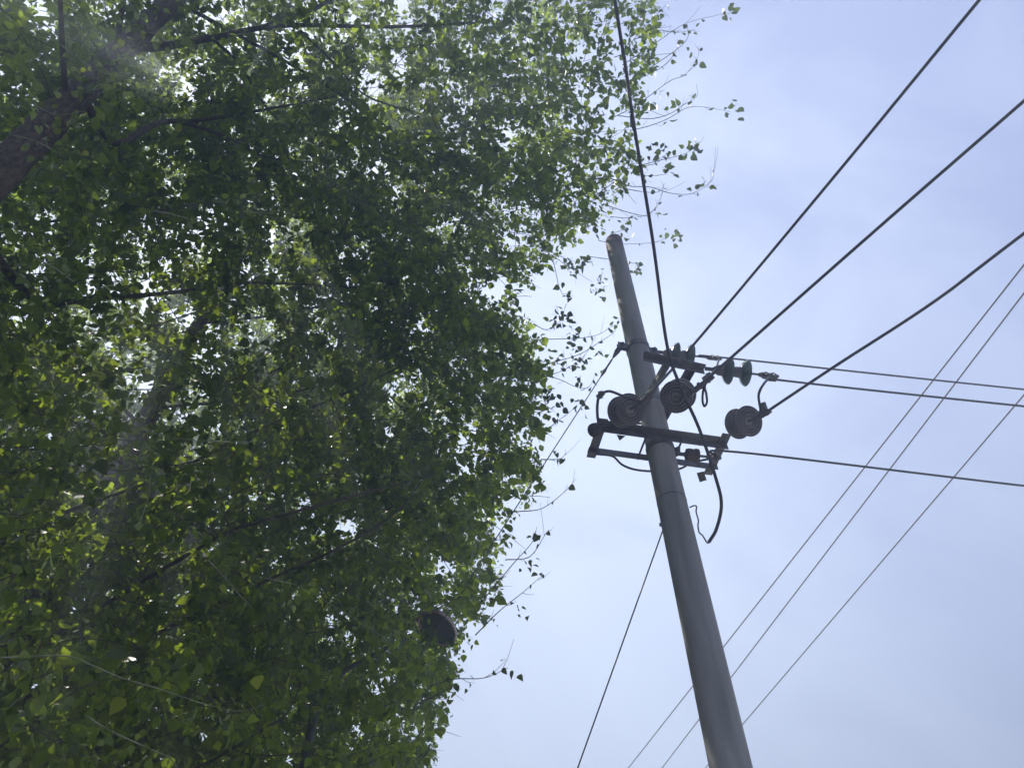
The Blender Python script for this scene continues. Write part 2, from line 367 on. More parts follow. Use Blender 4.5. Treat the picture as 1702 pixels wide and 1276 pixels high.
BELL = [(0.03, -0.05), (0.05, -0.045), (0.056, -0.02), (0.052, 0.02), (0.06, 0.03), (0.056, 0.055), (0.03, 0.06), (0, 0.06)]
string('spool_insulator', 'small dark drum insulator between the two bars of the lower crossarm', sH, [sH + dF * 0.12], dF, sH + dF * 0.27, M_RUST, M_STEEL, BELL, (0.034, 0.035), None, sH + dF * 0.37, 0.11)
# the small post insulator on the left end strap
q0 = low(-0.545, 0.115, ZL - 0.03)
sm = empty('post_insulator', q0, 'small round brown insulator at the leafward tip of the lower crossarm', 'insulator')
axs = (Vector((-0.45, -0.3, -0.5))).normalized()
MB().lathe([(0.0, -0.03), (0.03, -0.03), (0.05, -0.012), (0.056, 0.0), (0.04, 0.012), (0.042, 0.02), (0.058, 0.03), (0.056, 0.045), (0.035, 0.06), (0.02, 0.066), (0, 0.066)],
           q0 + axs * 0.045, axs, 28).build('body', M_RUST, sm, smooth='auto')
MB().tube([q0 - axs * 0.03, q0 + axs * 0.03], 0.012, 8).build('pin', M_STEEL, sm)
sm_tip = q0 + axs * 0.10

# ------------------------------------------------------------------ cables and wires
def wire(name, label, pts, r, cat='cable', m=M_WIRE, group=None, n=10, sides=8, straight=False):
    P = [np.array(p) for p in pts] if straight else spline(pts, n)
    o = MB().tube(P, r, sides).build(name, m, None, smooth=True)
    return tag(o, label, cat, group)
GC = 'thick cables running up and back over the viewer'
def ext(a, b, k): a, b = np.array(a), np.array(b); return b + (b - a) * k
for (nm, st, px, rg0, lab) in (
    ('power_cable', clB, ((1157, 568, 6.55), (1398, 280, 6.3), (1628, 0, 6.2)), 0, 'thick cable from the porcelain discs overlapping the pole, steepest of three climbing to the right'),
    ('power_cable', clC, ((1220, 590, 6.0), (1455, 383, 6.0), (1702, 168, 6.2)), 0, 'thick cable from the porcelain discs by the teardrop loop, middle of three climbing cables'),
    ('power_cable', clD, ((1384, 611, 6.2), (1550, 503, 6.15), (1702, 388, 6.2)), 0, 'thick cable from the crossarm tip discs, lowest of three climbing to the right')):
    P = [at(*p) for p in px]
    wire(nm, lab, [st] + P + [ext(P[1], P[2], 4)], 0.0113, group=GC)
A = [ext(at(1054, 210, 5.75), at(1022, 0, 5.85), 4), at(1022, 0, 5.85), at(1038, 100, 5.8), at(1054, 210, 5.75), at(1085, 400, 5.75), at(1108, 570, 5.85), at(1130, 640, 5.80), at(1162, 712, 5.80),
     at(1190, 795, 5.8), at(1199, 838, 5.8), at(1191, 878, 5.8), at(1178, 901, 5.8)]
o = wire('drooping_cable', 'thick black cable hanging from overhead past the crossarms, ending in a loose bend', A, 0.0120, n=12)
tail = [at(1181, 897, 5.8), at(1176, 902, 5.8), at(1168, 890, 5.8), at(1162, 884, 5.8), at(1160, 872, 5.8), at(1161, 865, 5.8), at(1157, 850, 5.8), at(1158, 842, 5.8), at(1154, 840, 5.8), at(1146, 843, 5.8)]
MB().tube(spline(tail, 6), 0.0055, 6).build('bare_end', M_STRAND, o, smooth=True)
# a little wrapped splice on the hanging cable
MB().tube([at(1049, 190, 5.765), at(1052, 205, 5.757), at(1056, 222, 5.75)], [0.010, 0.019, 0.010], 8).build('tape_splice', M_WIRE, o, smooth=True)
GL = 'bare line wires running off to the right'
for (root, st, a, b_, z, lab) in (
    ('F', f1 + dF * 0.44, (1200, 594), (1702, 647), zF, 'line wire from the upper glass discs, higher of two running close together'),
    ('G', g1 + dF * 0.42, (1300, 632), (1702, 675), ZU - .014, 'line wire from the lower glass discs, lower of two running close together'),
    ('H', sH + dF * 0.35, (1225, 751), (1702, 807), 6.25, 'line wire from the lower crossarm, running alone beneath the other two line wires')):
    B1, B2 = atz(*a, z), atz(*b_, z)
    wire('line_wire', lab, [st, B1, B2, B2 + (B2 - B1) * 1.2 + np.array([0, 0, .03]), B2 + (B2 - B1) * 3 + np.array([0, 0, .25]), B2 + (B2 - B1) * 6 + np.array([0, 0, 1.0])], 0.0095, 'wire', group=GL)
GT = 'thin wires slanting behind the pole'
for a, b_, lab in (((1702, 440), (1044, 1276), 'thin straight wire slanting behind the pole, first of three from the pole top'),
                   ((1702, 487), (1100, 1276), 'thin straight wire slanting behind the pole, middle of three'),
                   ((1702, 656), (1172, 1276), 'thin straight wire slanting behind the pole, last of three and lowest in the sky')):
    B1, B2 = atz(*a, 9.0), atz(*b_, 9.0)
    wire('overhead_wire', lab, [ext(B2, B1, 1.5), B1, B2, ext(B1, B2, 3)], 0.0095, 'wire', group=GT, straight=True)
def guy(lab, S_, E_):
    S_, E_ = np.array(S_), np.array(E_); t_ = (S_[2] + 0.0) / (S_[2] - E_[2])
    return wire('guy_wire', lab, [S_, S_ + (E_ - S_) * t_], 0.0052, 'guy wire', M_STRAND, straight=True)
e1 = Vector((PX, PY, 7.70)) + Vector((math.cos(math.pi + .25), math.sin(math.pi + .25), 0)) * (pole_r(7.7) + 0.07)
gw = guy('thin stay wire from the top pole band down into the leaves', e1, at(577, 1276, 1465 * 0.0050))
gd = (Vector(at(577, 1276, 1465 * 0.0050)) - e1).normalized()
MB().tube([e1 - gd * 0.02, e1 + gd * 0.06, e1 + gd * 0.10, e1 + gd * 0.14], [0.02, 0.028, 0.020, 0.010], 8).build('shackle', M_STEEL, gw)
MB().tube([e1 + gd * 0.16, e1 + gd * 0.26, e1 + gd * 0.30, e1 + gd * 0.36], [0.009, 0.010, 0.017, 0.010], 8).build('turnbuckle', M_STEEL, gw)
e2 = Vector((PX, PY, 5.55)) + Vector((math.cos(R(118)), math.sin(R(118)), 0)) * (pole_r(5.55) + 0.03)
guy('thin stay wire leaving the middle of the pole from behind', e2, at(960, 1276, 1440 * 0.0042))
# jumpers
wire('jumper_wire', 'short cable bowing from the discs over the pole to the small tip insulator',
     [clB, at(1052, 664, 5.92), at(1033, 657, 5.9), at(1012, 650, 5.9), at(997, 657, 5.9), at(993, 672, 5.95), at(993, 690, 6.0), at(995, 712, 6.0), sm_tip], 0.011)
c = MB(); c.tube([at(1003, 652, 5.9), at(993, 661, 5.91)], 0.021, 8); c.tube([at(996, 650, 5.9), at(1000, 662, 5.9)], 0.012, 8)
tag(c.build('wire_clamp', M_STEEL), 'small bolted connector on the bowed cable left of the pole', 'connector')
wire('jumper_wire', 'short curved cable linking the glass disc clamp down to the crossarm tip discs',
     [g1 + dF * 0.37, at(1268, 640, 6.45), at(1262, 652, 6.42), at(1261, 662, 6.4), at(1264, 680, 6.38), clD], 0.0105)
c = MB(); c.tube([at(1266, 670, 6.37), at(1272, 684, 6.36)], [0.030, 0.026], 10); c.tube([at(1262, 688, 6.36), at(1276, 683, 6.36)], 0.026, 10); c.tube([at(1266, 676, 6.33), at(1266, 694, 6.33)], 0.01, 6)
tag(c.build('wire_clamp', M_STEEL), 'pale bolted connector where the curved jumper meets the cable at the crossarm tip', 'connector')
c = MB(); q = g1 + dF * 0.375 - Vector((0, 0, .02)); c.box(q, 0.075, 0.05, 0.05, dF); c.tube([q - Vector((.02, .0, .05)), q - Vector((.02, 0, -.03))], .009, 6); c.tube([q - Vector((-.02, .0, .05)), q - Vector((-.02, 0, -.03))], .009, 6)
tag(c.build('wire_clamp', M_STEEL), 'square bolted connector under the line wire of the lower glass discs', 'connector')
wire('jumper_wire', 'slack cable sagging under the lower crossarm behind the pole',
     [low(-0.50, -0.16, ZL - .03), at(1018, 758, 6.62), at(1034, 772, 6.6), at(1055, 780, 6.62), at(1083, 783, 6.75), at(1108, 783, 6.85), at(1132, 778, 6.8), at(1152, 768, 6.75), sH + dF * 0.33], 0.010)
wire('wire_loop', 'narrow teardrop loop of cable hanging beside the middle porcelain discs',
     [clC2, at(1178, 629, 5.88), at(1171, 640, 5.88), at(1168, 655, 5.9), at(1168, 668, 5.9), at(1171, 675, 5.9), at(1175, 668, 5.9), at(1174, 655, 5.89), at(1172, 640, 5.88), at(1185, 622, 5.88)], 0.009)
wire('jumper_wire', 'short cable stub dropping from the upper glass disc clamp to the loop',
     [f1 + dF * 0.44, at(1193, 603, 7.2), at(1190, 612, 6.8), at(1182, 622, 6.2), clC2], 0.009)
c = MB(); q = Vector(at(1177, 628, 5.88)); c.box(q, 0.075, 0.045, 0.04, Vector(clC2) - Vector(clC)); c.tube([q + Vector((0, 0, .05)), q - Vector((0, 0, .05))], .01, 6)
c.tube([at(1181, 631, 5.86), at(1186, 625, 5.86)], .014, 6)
tag(c.build('wire_clamp', M_STEEL), 'knuckle of bolted connectors at the top of the hanging teardrop loop', 'connector')

# ------------------------------------------------------------------ street lamp half hidden in the leaves
M_LAMP = mat('grey_lamp_enamel', (0.13, 0.135, 0.14), 0.45, color2=(0.2, 0.2, 0.2), scale=6)
M_RIM = mat('worn_red_rim', (0.5, 0.25, 0.25), 0.4, color2=(0.8, 0.78, 0.76), scale=7)
M_LENS = mat('dull_lens', (0.14, 0.15, 0.165), 0.35, color2=(0.2, 0.21, 0.225), scale=6)
hc = Vector(at(727, 1041, 8.2)); base = Vector((hc.x - 1.15, hc.y + 0.35, 0))
lamp = empty('street_lamp', base, 'street lamp with a tilted round dark head and pale red rim, half hidden in leaves', 'street lamp')
MB().lathe([(0.085, 0), (0.085, 0.02), (0.06, 0.02), (0.04, hc.z - 0.6), (0.0, hc.z - 0.6)], base, (0, 0, 1), 20).build('post', M_LAMP, lamp, smooth='auto')
to_eye = (Vector(EYE) - hc).normalized()
ux = Vector((1, 0, 0)); ux = (ux - to_eye * ux.dot(to_eye)).normalized(); uy = ux.cross(-to_eye).normalized()
if uy.z < 0: uy = -uy
mn = (ux * 0.60 + uy * 0.80)
hn = (to_eye * 0.62 - mn * 0.78).normalized()           # the dark face looks down towards the road
MB().tube(spline([base + Vector((0, 0, hc.z - 0.62)), base + Vector((0.25, -0.06, hc.z - 0.30)), hc - hn * 0.05 + Vector((-0.3, 0.05, -0.12)), hc - hn * 0.06], 6), 0.024, 10).build('arm', M_LAMP, lamp, smooth=True)
hd = MB().lathe([(0.0, -0.085), (0.06, -0.08), (0.12, -0.06), (0.20, -0.03), (0.205, -0.002), (0.19, 0.0)], hc, hn, 40).build('lamp_head', M_LAMP, lamp, smooth='auto')
MB().lathe([(0.203, -0.010), (0.219, -0.008), (0.228, 0.003), (0.228, 0.014), (0.219, 0.024), (0.207, 0.022), (0.200, 0.012), (0.200, 0.0)], hc, hn, 40).build('rim', M_RIM, hd, smooth='auto')
MB().lathe([(0.192, 0.002), (0.10, 0.010), (0.0, 0.012)], hc, hn, 40).build('lens', M_LENS, hd, smooth='auto')

# ------------------------------------------------------------------ poplar trees along the road
ROW0 = np.array([-2.87, 1.62]); U = np.array([-0.259, 0.966]); NV = np.array([0.966, 0.259])
EDGE = [(-400, -700), (1250, -700), (1120, -160), (1060, -40), (1015, 10), (985, 40), (935, 62), (945, 110), (965, 190), (975, 250), (1005, 300), (1012, 345), (1000, 385),
        (955, 402), (918, 430), (888, 455), (855, 475), (862, 520), (894, 548), (906, 600), (910, 680), (898, 735), (902, 795), (878, 838), (850, 870), (838, 905), (818, 942),
        (834, 985), (818, 1035), (806, 1082), (752, 1110), (740, 1160), (734, 1200), (717, 1245), (704, 1300), (640, 1700), (-400, 1700)]
LOOSE = [(930, -60), (1085, -40), (1095, 40), (1088, 130), (1072, 205), (1065, 290), (1030, 330), (985, 330), (900, 200)]
GAPS = [(85, 372, 26), (130, 25, 26), (665, 12, 20), (660, 110, 18), (818, 475, 26), (690, 545, 26), (575, 868, 34), (520, 870, 24), (735, 940, 24), (650, 640, 16), (545, 1020, 16), (620, 1130, 22), (5, 250, 22), (322, 88, 16), (770, 715, 18), (735, 370, 20), (840, 395, 22), (480, 95, 14), (640, 720, 15), (600, 410, 12), (665, 1215, 16), (745, 1010, 12)]
SHAFTS = [(225, 830, 7.0, .62), (115, 870, 5.6, .28), (300, 905, 7.2, .32), (300, 130, 8.6, .34), (330, 480, 7.2, .36), (95, 610, 6.8, .28), (250, 570, 7.2, .3), (540, 70, 9.0, .42), (500, 440, 7.6, .32), (420, 640, 7.2, .3), (640, 200, 9.0, .32), (560, 620, 7.4, .3)]
def sdist(px, py, poly):
    """signed distance in pixels to a polygon, positive inside"""
    P = np.array(poly, float); n = len(P); ins = np.zeros(len(px), bool); best = np.full(len(px), 1e9)
    for i in range(n):
        x0, y0 = P[i]; x1, y1 = P[(i + 1) % n]
        dx, dy = x1 - x0, y1 - y0
        t = np.clip(((px - x0) * dx + (py - y0) * dy) / (dx * dx + dy * dy), 0, 1)
        best = np.minimum(best, np.hypot(px - x0 - t * dx, py - y0 - t * dy))
        c = ((y0 > py) != (y1 > py)) & (px < (x1 - x0) * (py - y0) / (y1 - y0 + 1e-9) + x0)
        ins ^= c
    return np.where(ins, best, -best)
def in_frame(px, py, z, m=60): return (z > 0.1) & (px > -m) & (px < 1702 + m) & (py > -m) & (py < 1276 + m)

DENS_IN, DENS_OUT = 33.0, 3.5
def crown_points(base, rn, ru, zc, rz, seed, dens=1.0):
    r = np.random.default_rng(seed)
    n = int(8 * rn * ru * rz * DENS_IN * dens)
    q = r.uniform(-1, 1, (n, 3)); lump = 1 + 0.22 * np.sin(q[:, 0] * 7 + seed) * np.sin(q[:, 1] * 6 + 2) * np.sin(q[:, 2] * 8 + 1)
    q = q[(q ** 2).sum(1) < lump ** 2]
    xy = base + q[:, :1] * rn * NV + q[:, 1:2] * ru * U
    P = np.column_stack([xy, zc + q[:, 2] * rz])
    P = P[P[:, 2] > 2.7]
    px, py, z = proj(P); rg = np.linalg.norm(P - EYE, axis=1)
    low_side = 3.7 + 1.8 * np.clip(1 - py / 1276, 0, 1.4) + 2.0 * np.clip(px / 900, 0, 1.2)      # the crown's underside rises over the road
    k = rg > np.where(z > 0.2, low_side, 4.0); P = P[k]; rg = rg[k]; px = px[k]; py = py[k]; z = z[k]; fr = in_frame(px, py, z)
    sd = sdist(px, py, EDGE); need = 30 * 6.0 / rg * r.uniform(-0.25, 1.9, len(P))
    ok = sd > need
    ls = sdist(px, py, LOOSE); ok |= (ls > 6) & (r.random(len(P)) < 0.6) & (sd < need)
    for gx, gy, gr in GAPS:
        gr *= 0.6
        dd = np.hypot(px - gx, py - gy); ok &= ~((dd < gr + 170 / rg * 0.6) & (r.random(len(P)) < 0.93) & fr)
    ok &= ~((np.hypot(px - 740, py - 1030) < 18 + 150 / rg * .6) & (rg < 8.4))      # the lamp looks out between the boughs
    thick = np.interp(sd, [0, 90, 330, 600], [0.86, 0.78, 0.45, 0.39]) * np.where((py > 640) & (py < 1010) & (sd < 170) & (px > 700), 0.95, 1.0)           # denser shell, thinner core
    thick = thick + 0.24 * np.clip((py - 880) / 150, 0, 1) * np.clip((560 - px) / 150, 0, 1) + 0.16 * np.clip((400 - py) / 150, 0, 1) * (px < 600)
    SD = np.array(sd3)
    for gx, gy, g0, gr in SHAFTS:                     # breaks in the crown that let the sun down to the boughs below
        dv = P - at(gx, gy, g0); t = dv @ SD; pp = np.linalg.norm(dv - t[:, None] * SD, axis=1)
        ok &= ~((t > 0.55) & (pp < gr) & (r.random(len(P)) < 0.93))
        nearby = np.hypot(px - gx, py - gy) < gr * F / g0 * 0.9
        ok &= ~(fr & nearby & (rg < g0 - 0.8) & (r.random(len(P)) < 0.6))
        thick = np.where(fr & nearby & (rg > g0 - 0.5), 0.95, thick)
    ok &= ~fr | (r.random(len(P)) < thick)
    ok = np.where(fr, ok, r.random(len(P)) < DENS_OUT / DENS_IN)
    # keep open air over the road beyond the frame
    far = ~in_frame(px, py, z, 420)
    ok &= ~(far & (r.random(len(P)) < 0.25)) 
    ok &= ~((~fr) & (sd < -10) & (z > 0.1))
    return P[ok]

LV = np.array([(0, 0, 0), (0, .52, -.035), (0, 1.0, -.13), (-.40, .20, .05), (-.34, .50, .045), (.40, .20, .05), (.34, .50, .045), (-.17, .0, .02), (.17, .0, .02)])
LF = [(0, 1, 3, 7), (1, 4, 3), (1, 2, 4), (0, 8, 5, 1), (1, 5, 6), (1, 6, 2)]
def leaf_mesh(name, pos, tip, nor, size, material, parent):
    n = len(pos); tip = tip / np.linalg.norm(tip, axis=1)[:, None]
    nor = nor - tip * (nor * tip).sum(1)[:, None]; nor /= np.linalg.norm(nor, axis=1)[:, None] + 1e-9
    sid = np.cross(tip, nor)
    wv = rng.uniform(0.85, 1.12, (n, 1)); cv = rng.uniform(-0.6, 2.2, (n, 1))
    T = LV
    V = (pos[:, None, :] + size[:, None, None] * (sid[:, None, :] * (T[None, :, 0] * wv)[:, :, None] + tip[:, None, :] * T[None, :, 1, None]
         + nor[:, None, :] * (T[None, :, 2] * cv)[:, :, None])).reshape(-1, 3)
    k = len(T); lens = np.array([len(f) for f in LF]); flat = np.array([i for f in LF for i in f])
    idx = (flat[None, :] + (np.arange(n) * k)[:, None]).ravel(); lt = np.tile(lens, n); ls = np.concatenate([[0], np.cumsum(lt)[:-1]])
    me = bpy.data.meshes.new(name); me.vertices.add(len(V)); me.vertices.foreach_set('co', V.astype(np.float32).ravel())
    me.loops.add(len(idx)); me.loops.foreach_set('vertex_index', idx.astype(np.int32))
    me.polygons.add(len(lt)); me.polygons.foreach_set('loop_start', ls.astype(np.int32))
    try: me.polygons.foreach_set('loop_total', lt.astype(np.int32))
    except Exception: pass
    me.update(calc_edges=True); me.validate(); me.materials.append(material)
    o = bpy.data.objects.new(name, me); COL.objects.link(o)
    if parent is not None: o.parent = parent; o.matrix_parent_inverse = parent_inv(parent)
    return o
def leaf_dirs(n, out):
    t = out * 0.5 + np.array([0, 0, -0.75]) + rng.normal(0, 0.6, (n, 3))
    nn = np.array([0, 0, 0.45]) + rng.normal(0, 0.7, (n, 3))
    return t, nn

def make_tree(label, base, trunk, heroes, limbs, crown, leafsize, seed, per=27):
    root = empty('poplar_tree', (base[0], base[1], 0), label, 'tree', 'poplars in a row along the road')
    r = np.random.default_rng(seed); skel = []
    tp = spline([p[:3] for p in trunk], 10); tr = np.interp(np.linspace(0, 1, len(tp)), np.linspace(0, 1, len(trunk)), [p[3] for p in trunk])
    tw = [rr * (1 + 0.05 * math.sin(i * 1.7)) for i, rr in enumerate(tr)]
    MB().tube(tp, tw, 20).build('trunk', M_BARK, root, smooth=True)
    skel += [p for p in tp if p[2] > 2.6]
    tpa = np.array(tp)
    branches = [(spline(h[0], 7), h[1], h[2]) for h in heroes]
    for i in range(limbs):
        for attempt in range(14):
            z0 = 2.9 + (crown[2] + crown[3] * 0.62 - 2.9) * ((i + r.random()) / limbs); k = int(np.argmin(abs(tpa[:, 2] - z0))); p0 = tpa[k]
            a = i * 2.4 + r.uniform(-0.9, 0.9) + attempt; ln = r.uniform(0.55, 0.95); rise = r.uniform(0.25, 0.9)
            hv = NV * math.cos(a) * crown[0] * ln + U * math.sin(a) * crown[1] * ln; d = np.array([hv[0], hv[1], rise * np.linalg.norm(hv) * 0.8])
            pts = spline([p0, p0 + d * 0.35 + np.array([0, 0, .12]) + r.normal(0, .08, 3), p0 + d * 0.7 + r.normal(0, .12, 3), p0 + d + np.array([0, 0, r.uniform(-.5, .1)])], 7)
            px, py, z = proj(np.array(pts)); fr = in_frame(px, py, z, 20)
            if (np.linalg.norm(np.array(pts) - EYE, axis=1) > 4.6).all() and (~fr | (sdist(px, py, EDGE) > 25)).all():
                branches.append((pts, min(0.020, tr[k] * 0.25), 0.008)); break
    for pts, ra, rb in branches:
        nn = len(pts); MB().tube(pts, [ra + (rb - ra) * (q / (nn - 1)) ** 0.8 for q in range(nn)], 8).build('branch', M_LIMB, root, smooth=True)
        skel += list(pts[2:])
    C = crown_points(base, *crown, seed)
    S0 = np.array(skel); cap = len(S0) + len(C) * 4
    buf = np.zeros((cap, 3)); buf[:len(S0)] = S0; m = len(S0)
    d0 = np.array([np.min(np.linalg.norm(S0 - c, axis=1)) for c in C]); C = C[np.argsort(d0)]
    tw = MB(); LP, LT, LNn, LS = [], [], [], []
    axis_xy = tpa[len(tpa) // 2][:2]
    for c in C:
        dv = buf[:m] - c; cost = (dv ** 2).sum(1) + np.where(dv[:, 2] > 0, dv[:, 2] * 0.9, 0); j = int(np.argmin(cost)); p = buf[j]; v = c - p; ln = np.linalg.norm(v)
        if ln > 2.2: continue
        o2 = np.array([c[0] - axis_xy[0], c[1] - axis_xy[1], 0.5]); o2 = o2 / (np.linalg.norm(o2) + 1e-6); dr = o2 * 0.7 + r.normal(0, .45, 3) + v / (ln + 1e-6) * 0.5
        dr /= np.linalg.norm(dr); ex = c + dr * r.uniform(0.14, 0.34) + np.array([0, 0, -0.05])
        bend = np.array([0, 0, -0.06]) * ln + r.normal(0, .05, 3) * ln
        pts = [p, p + v * 0.5 + bend, c, (c + ex) / 2 + np.array([0, 0, .012]), ex]
        rr = 0.0035 + 0.0035 * min(ln, 1.5); tw.tube(pts, [rr, rr * .85, rr * .6, .0026, .0016], 3, cap=False)
        buf[m] = pts[1]; buf[m + 1] = c; buf[m + 2] = pts[3]; m += 3
        k = int(per * r.uniform(0.65, 1.35)); t = r.random(k) ** 0.8
        q = np.where(t[:, None] < .35, p + v * (0.45 + 1.55 * t[:, None]), 0) + np.where(t[:, None] >= .35, c + (ex - c) * ((t[:, None] - .35) / .65), 0)
        off = r.normal(0, 1, (k, 3)); off /= np.linalg.norm(off, axis=1)[:, None]
        q = q + off * r.uniform(0.02, 0.105, (k, 1))
        a, b_ = leaf_dirs(k, off * 0.6 + o2 * .4); LP.append(q); LT.append(a); LNn.append(b_); LS.append(np.clip(r.lognormal(-0.04, 0.36, k), 0.38, 1.75) * leafsize)
    t_o = tw.build('twigs', M_TWIG, root); t_o['kind'] = 'stuff'
    LP = np.concatenate(LP); LT = np.concatenate(LT); LNn = np.concatenate(LNn); LS = np.concatenate(LS)
    px, py, z = proj(LP); fr = in_frame(px, py, z, 30); sd = sdist(px, py, EDGE); ls = sdist(px, py, LOOSE)
    rgd = np.linalg.norm(LP - EYE, axis=1)
    keep = (~fr | (sd > -16 * rng.random(len(LP)) ** 2 - 2) | (ls > 0)) & (rgd > 1.7) & ~((np.hypot(px - 738, py - 1030) < 22) & (rgd < 8.4))
    leaf_mesh('foliage', LP[keep], LT[keep], LNn[keep], LS[keep], M_LEAF, root)
    print('TREE', len(C), 'clumps', keep.sum(), 'leaves')
    return root

def tk(px, py, D):                          # a point on the near trunk: pixel and level distance
    d = ray(px, py); return EYE + d * (D / math.hypot(d[0], d[1]))
a1, a2 = tk(8, 278, 3.3), tk(288, 0, 3.3)
s_ = (a2 - a1) / (a2[2] - a1[2])
bA = a1 - s_ * a1[2]
trunkA = [(bA[0] - .05, bA[1], 0, .14), (*(a1 - s_ * 2.5), .112), (*a1, .098), (*((a1 + a2) / 2), .090), (*a2, .078), (*(a2 + s_ * 2), .055), (a2[0] + .1, a2[1] - .1, a2[2] + 4.4, .02)]
def onA(px): # point of the trunk under pixel column px
    t = (px - 8) / 280; t = t * 0.62 + t * t * 0.38; return a1 + (a2 - a1) * t
heroA = [([onA(205), at(268, 78, 7.2), at(350, 64, 7.5), at(470, 43, 7.9), at(650, 45, 8.3), at(800, 38, 8.8)], .042, .010),
         ([at(445, 46, 7.85), at(500, 24, 8.3), at(560, -8, 8.8), at(700, -120, 9.6)], .036, .01),
         ([onA(180), at(196, 50, 7.4), at(206, 0, 7.8), at(214, -80, 8.6)], .036, .014),
         ([onA(130), at(190, 237, 6.2), at(262, 205, 6.6), at(330, 200, 7.0), at(420, 186, 7.5), at(560, 160, 8.0)], .032, .009),
         ([onA(150), at(158, 100, 7.0), at(130, 40, 7.8), at(100, -30, 8.4)], .016, .006),
         ([onA(20) + np.array([.05, .05, -.6]), at(60, 500, 6.2), at(150, 496, 6.4), at(280, 487, 6.6), at(420, 470, 7.0), at(620, 480, 7.4)], .032, .008),
         ([at(355, 66, 7.5), at(400, 110, 7.6), at(440, 175, 7.8), at(500, 240, 7.9)], .016, .006),
         ([at(500, 52, 8.0), at(560, 110, 8.0), at(610, 160, 8.1), at(700, 190, 8.3)], .014, .006),
         ([at(300, 203, 6.9), at(370, 225, 7.0), at(440, 260, 7.1), at(520, 270, 7.3)], .016, .006)]
bB = ROW0 + U * 3.5; bC = ROW0 + U * 7.2
trunkB = [(bB[0], bB[1], 0, .17), (bB[0] - .1, bB[1], 3, .14), (bB[0] + .05, bB[1] + .1, 6.5, .11), (bB[0] + .1, bB[1], 9.5, .07), (bB[0] + .2, bB[1], 13, .015)]
trunkC = [(bC[0], bC[1], 0, .17), (bC[0] + .1, bC[1], 3, .14), (bC[0] + .05, bC[1] - .1, 6.5, .11), (bC[0] - .1, bC[1], 9.5, .07), (bC[0], bC[1], 12.5, .015)]
heroB = [([np.array([bB[0], bB[1], 3.6]), at(-40, 960, 6.1), at(48, 892, 5.9), at(112, 850, 6.0), at(210, 815, 6.2), at(330, 770, 6.5)], .032, .008),
         ([np.array([bB[0], bB[1], 4.6]), at(340, 905, 6.0), at(430, 868, 5.6), at(520, 842, 5.5), at(620, 815, 5.6), at(720, 790, 5.9)], .017, .006),
         ([np.array([bB[0], bB[1], 4.2]), at(400, 985, 5.9), at(560, 912, 5.6), at(660, 850, 5.7), at(700, 800, 6.0)], .015, .005)]
treeA = make_tree('nearest tall poplar with a thick bare trunk slanting through its upper crown', bA[:2], trunkA, heroA, 6, (4.6, 3.0, 8.6, 6.2), 0.058, 21)
treeB = make_tree('leafy poplar beyond the thick trunked one, with a sunlit bare limb in low foliage', bB, trunkB, heroB, 16, (4.5, 3.0, 8.4, 6.0), 0.060, 22)
treeD = make_tree('unseen leafy poplar added behind the viewer to block sky light', ROW0 - U * 5.2, [(*(ROW0 - U * 5.2), 0, .18), (*(ROW0 - U * 5.2), 5, .13), (*(ROW0 - U * 5.0), 13, .02)], [], 8, (4.6, 3.2, 8.2, 5.6), 0.10, 24, 22)  # added out of view to keep sky light off the leaf undersides
treeC = make_tree('farthest poplar of the row, dark crown behind the half hidden street lamp', bC, trunkC, [], 12, (4.3, 3.2, 7.6, 5.2), 0.062, 23)

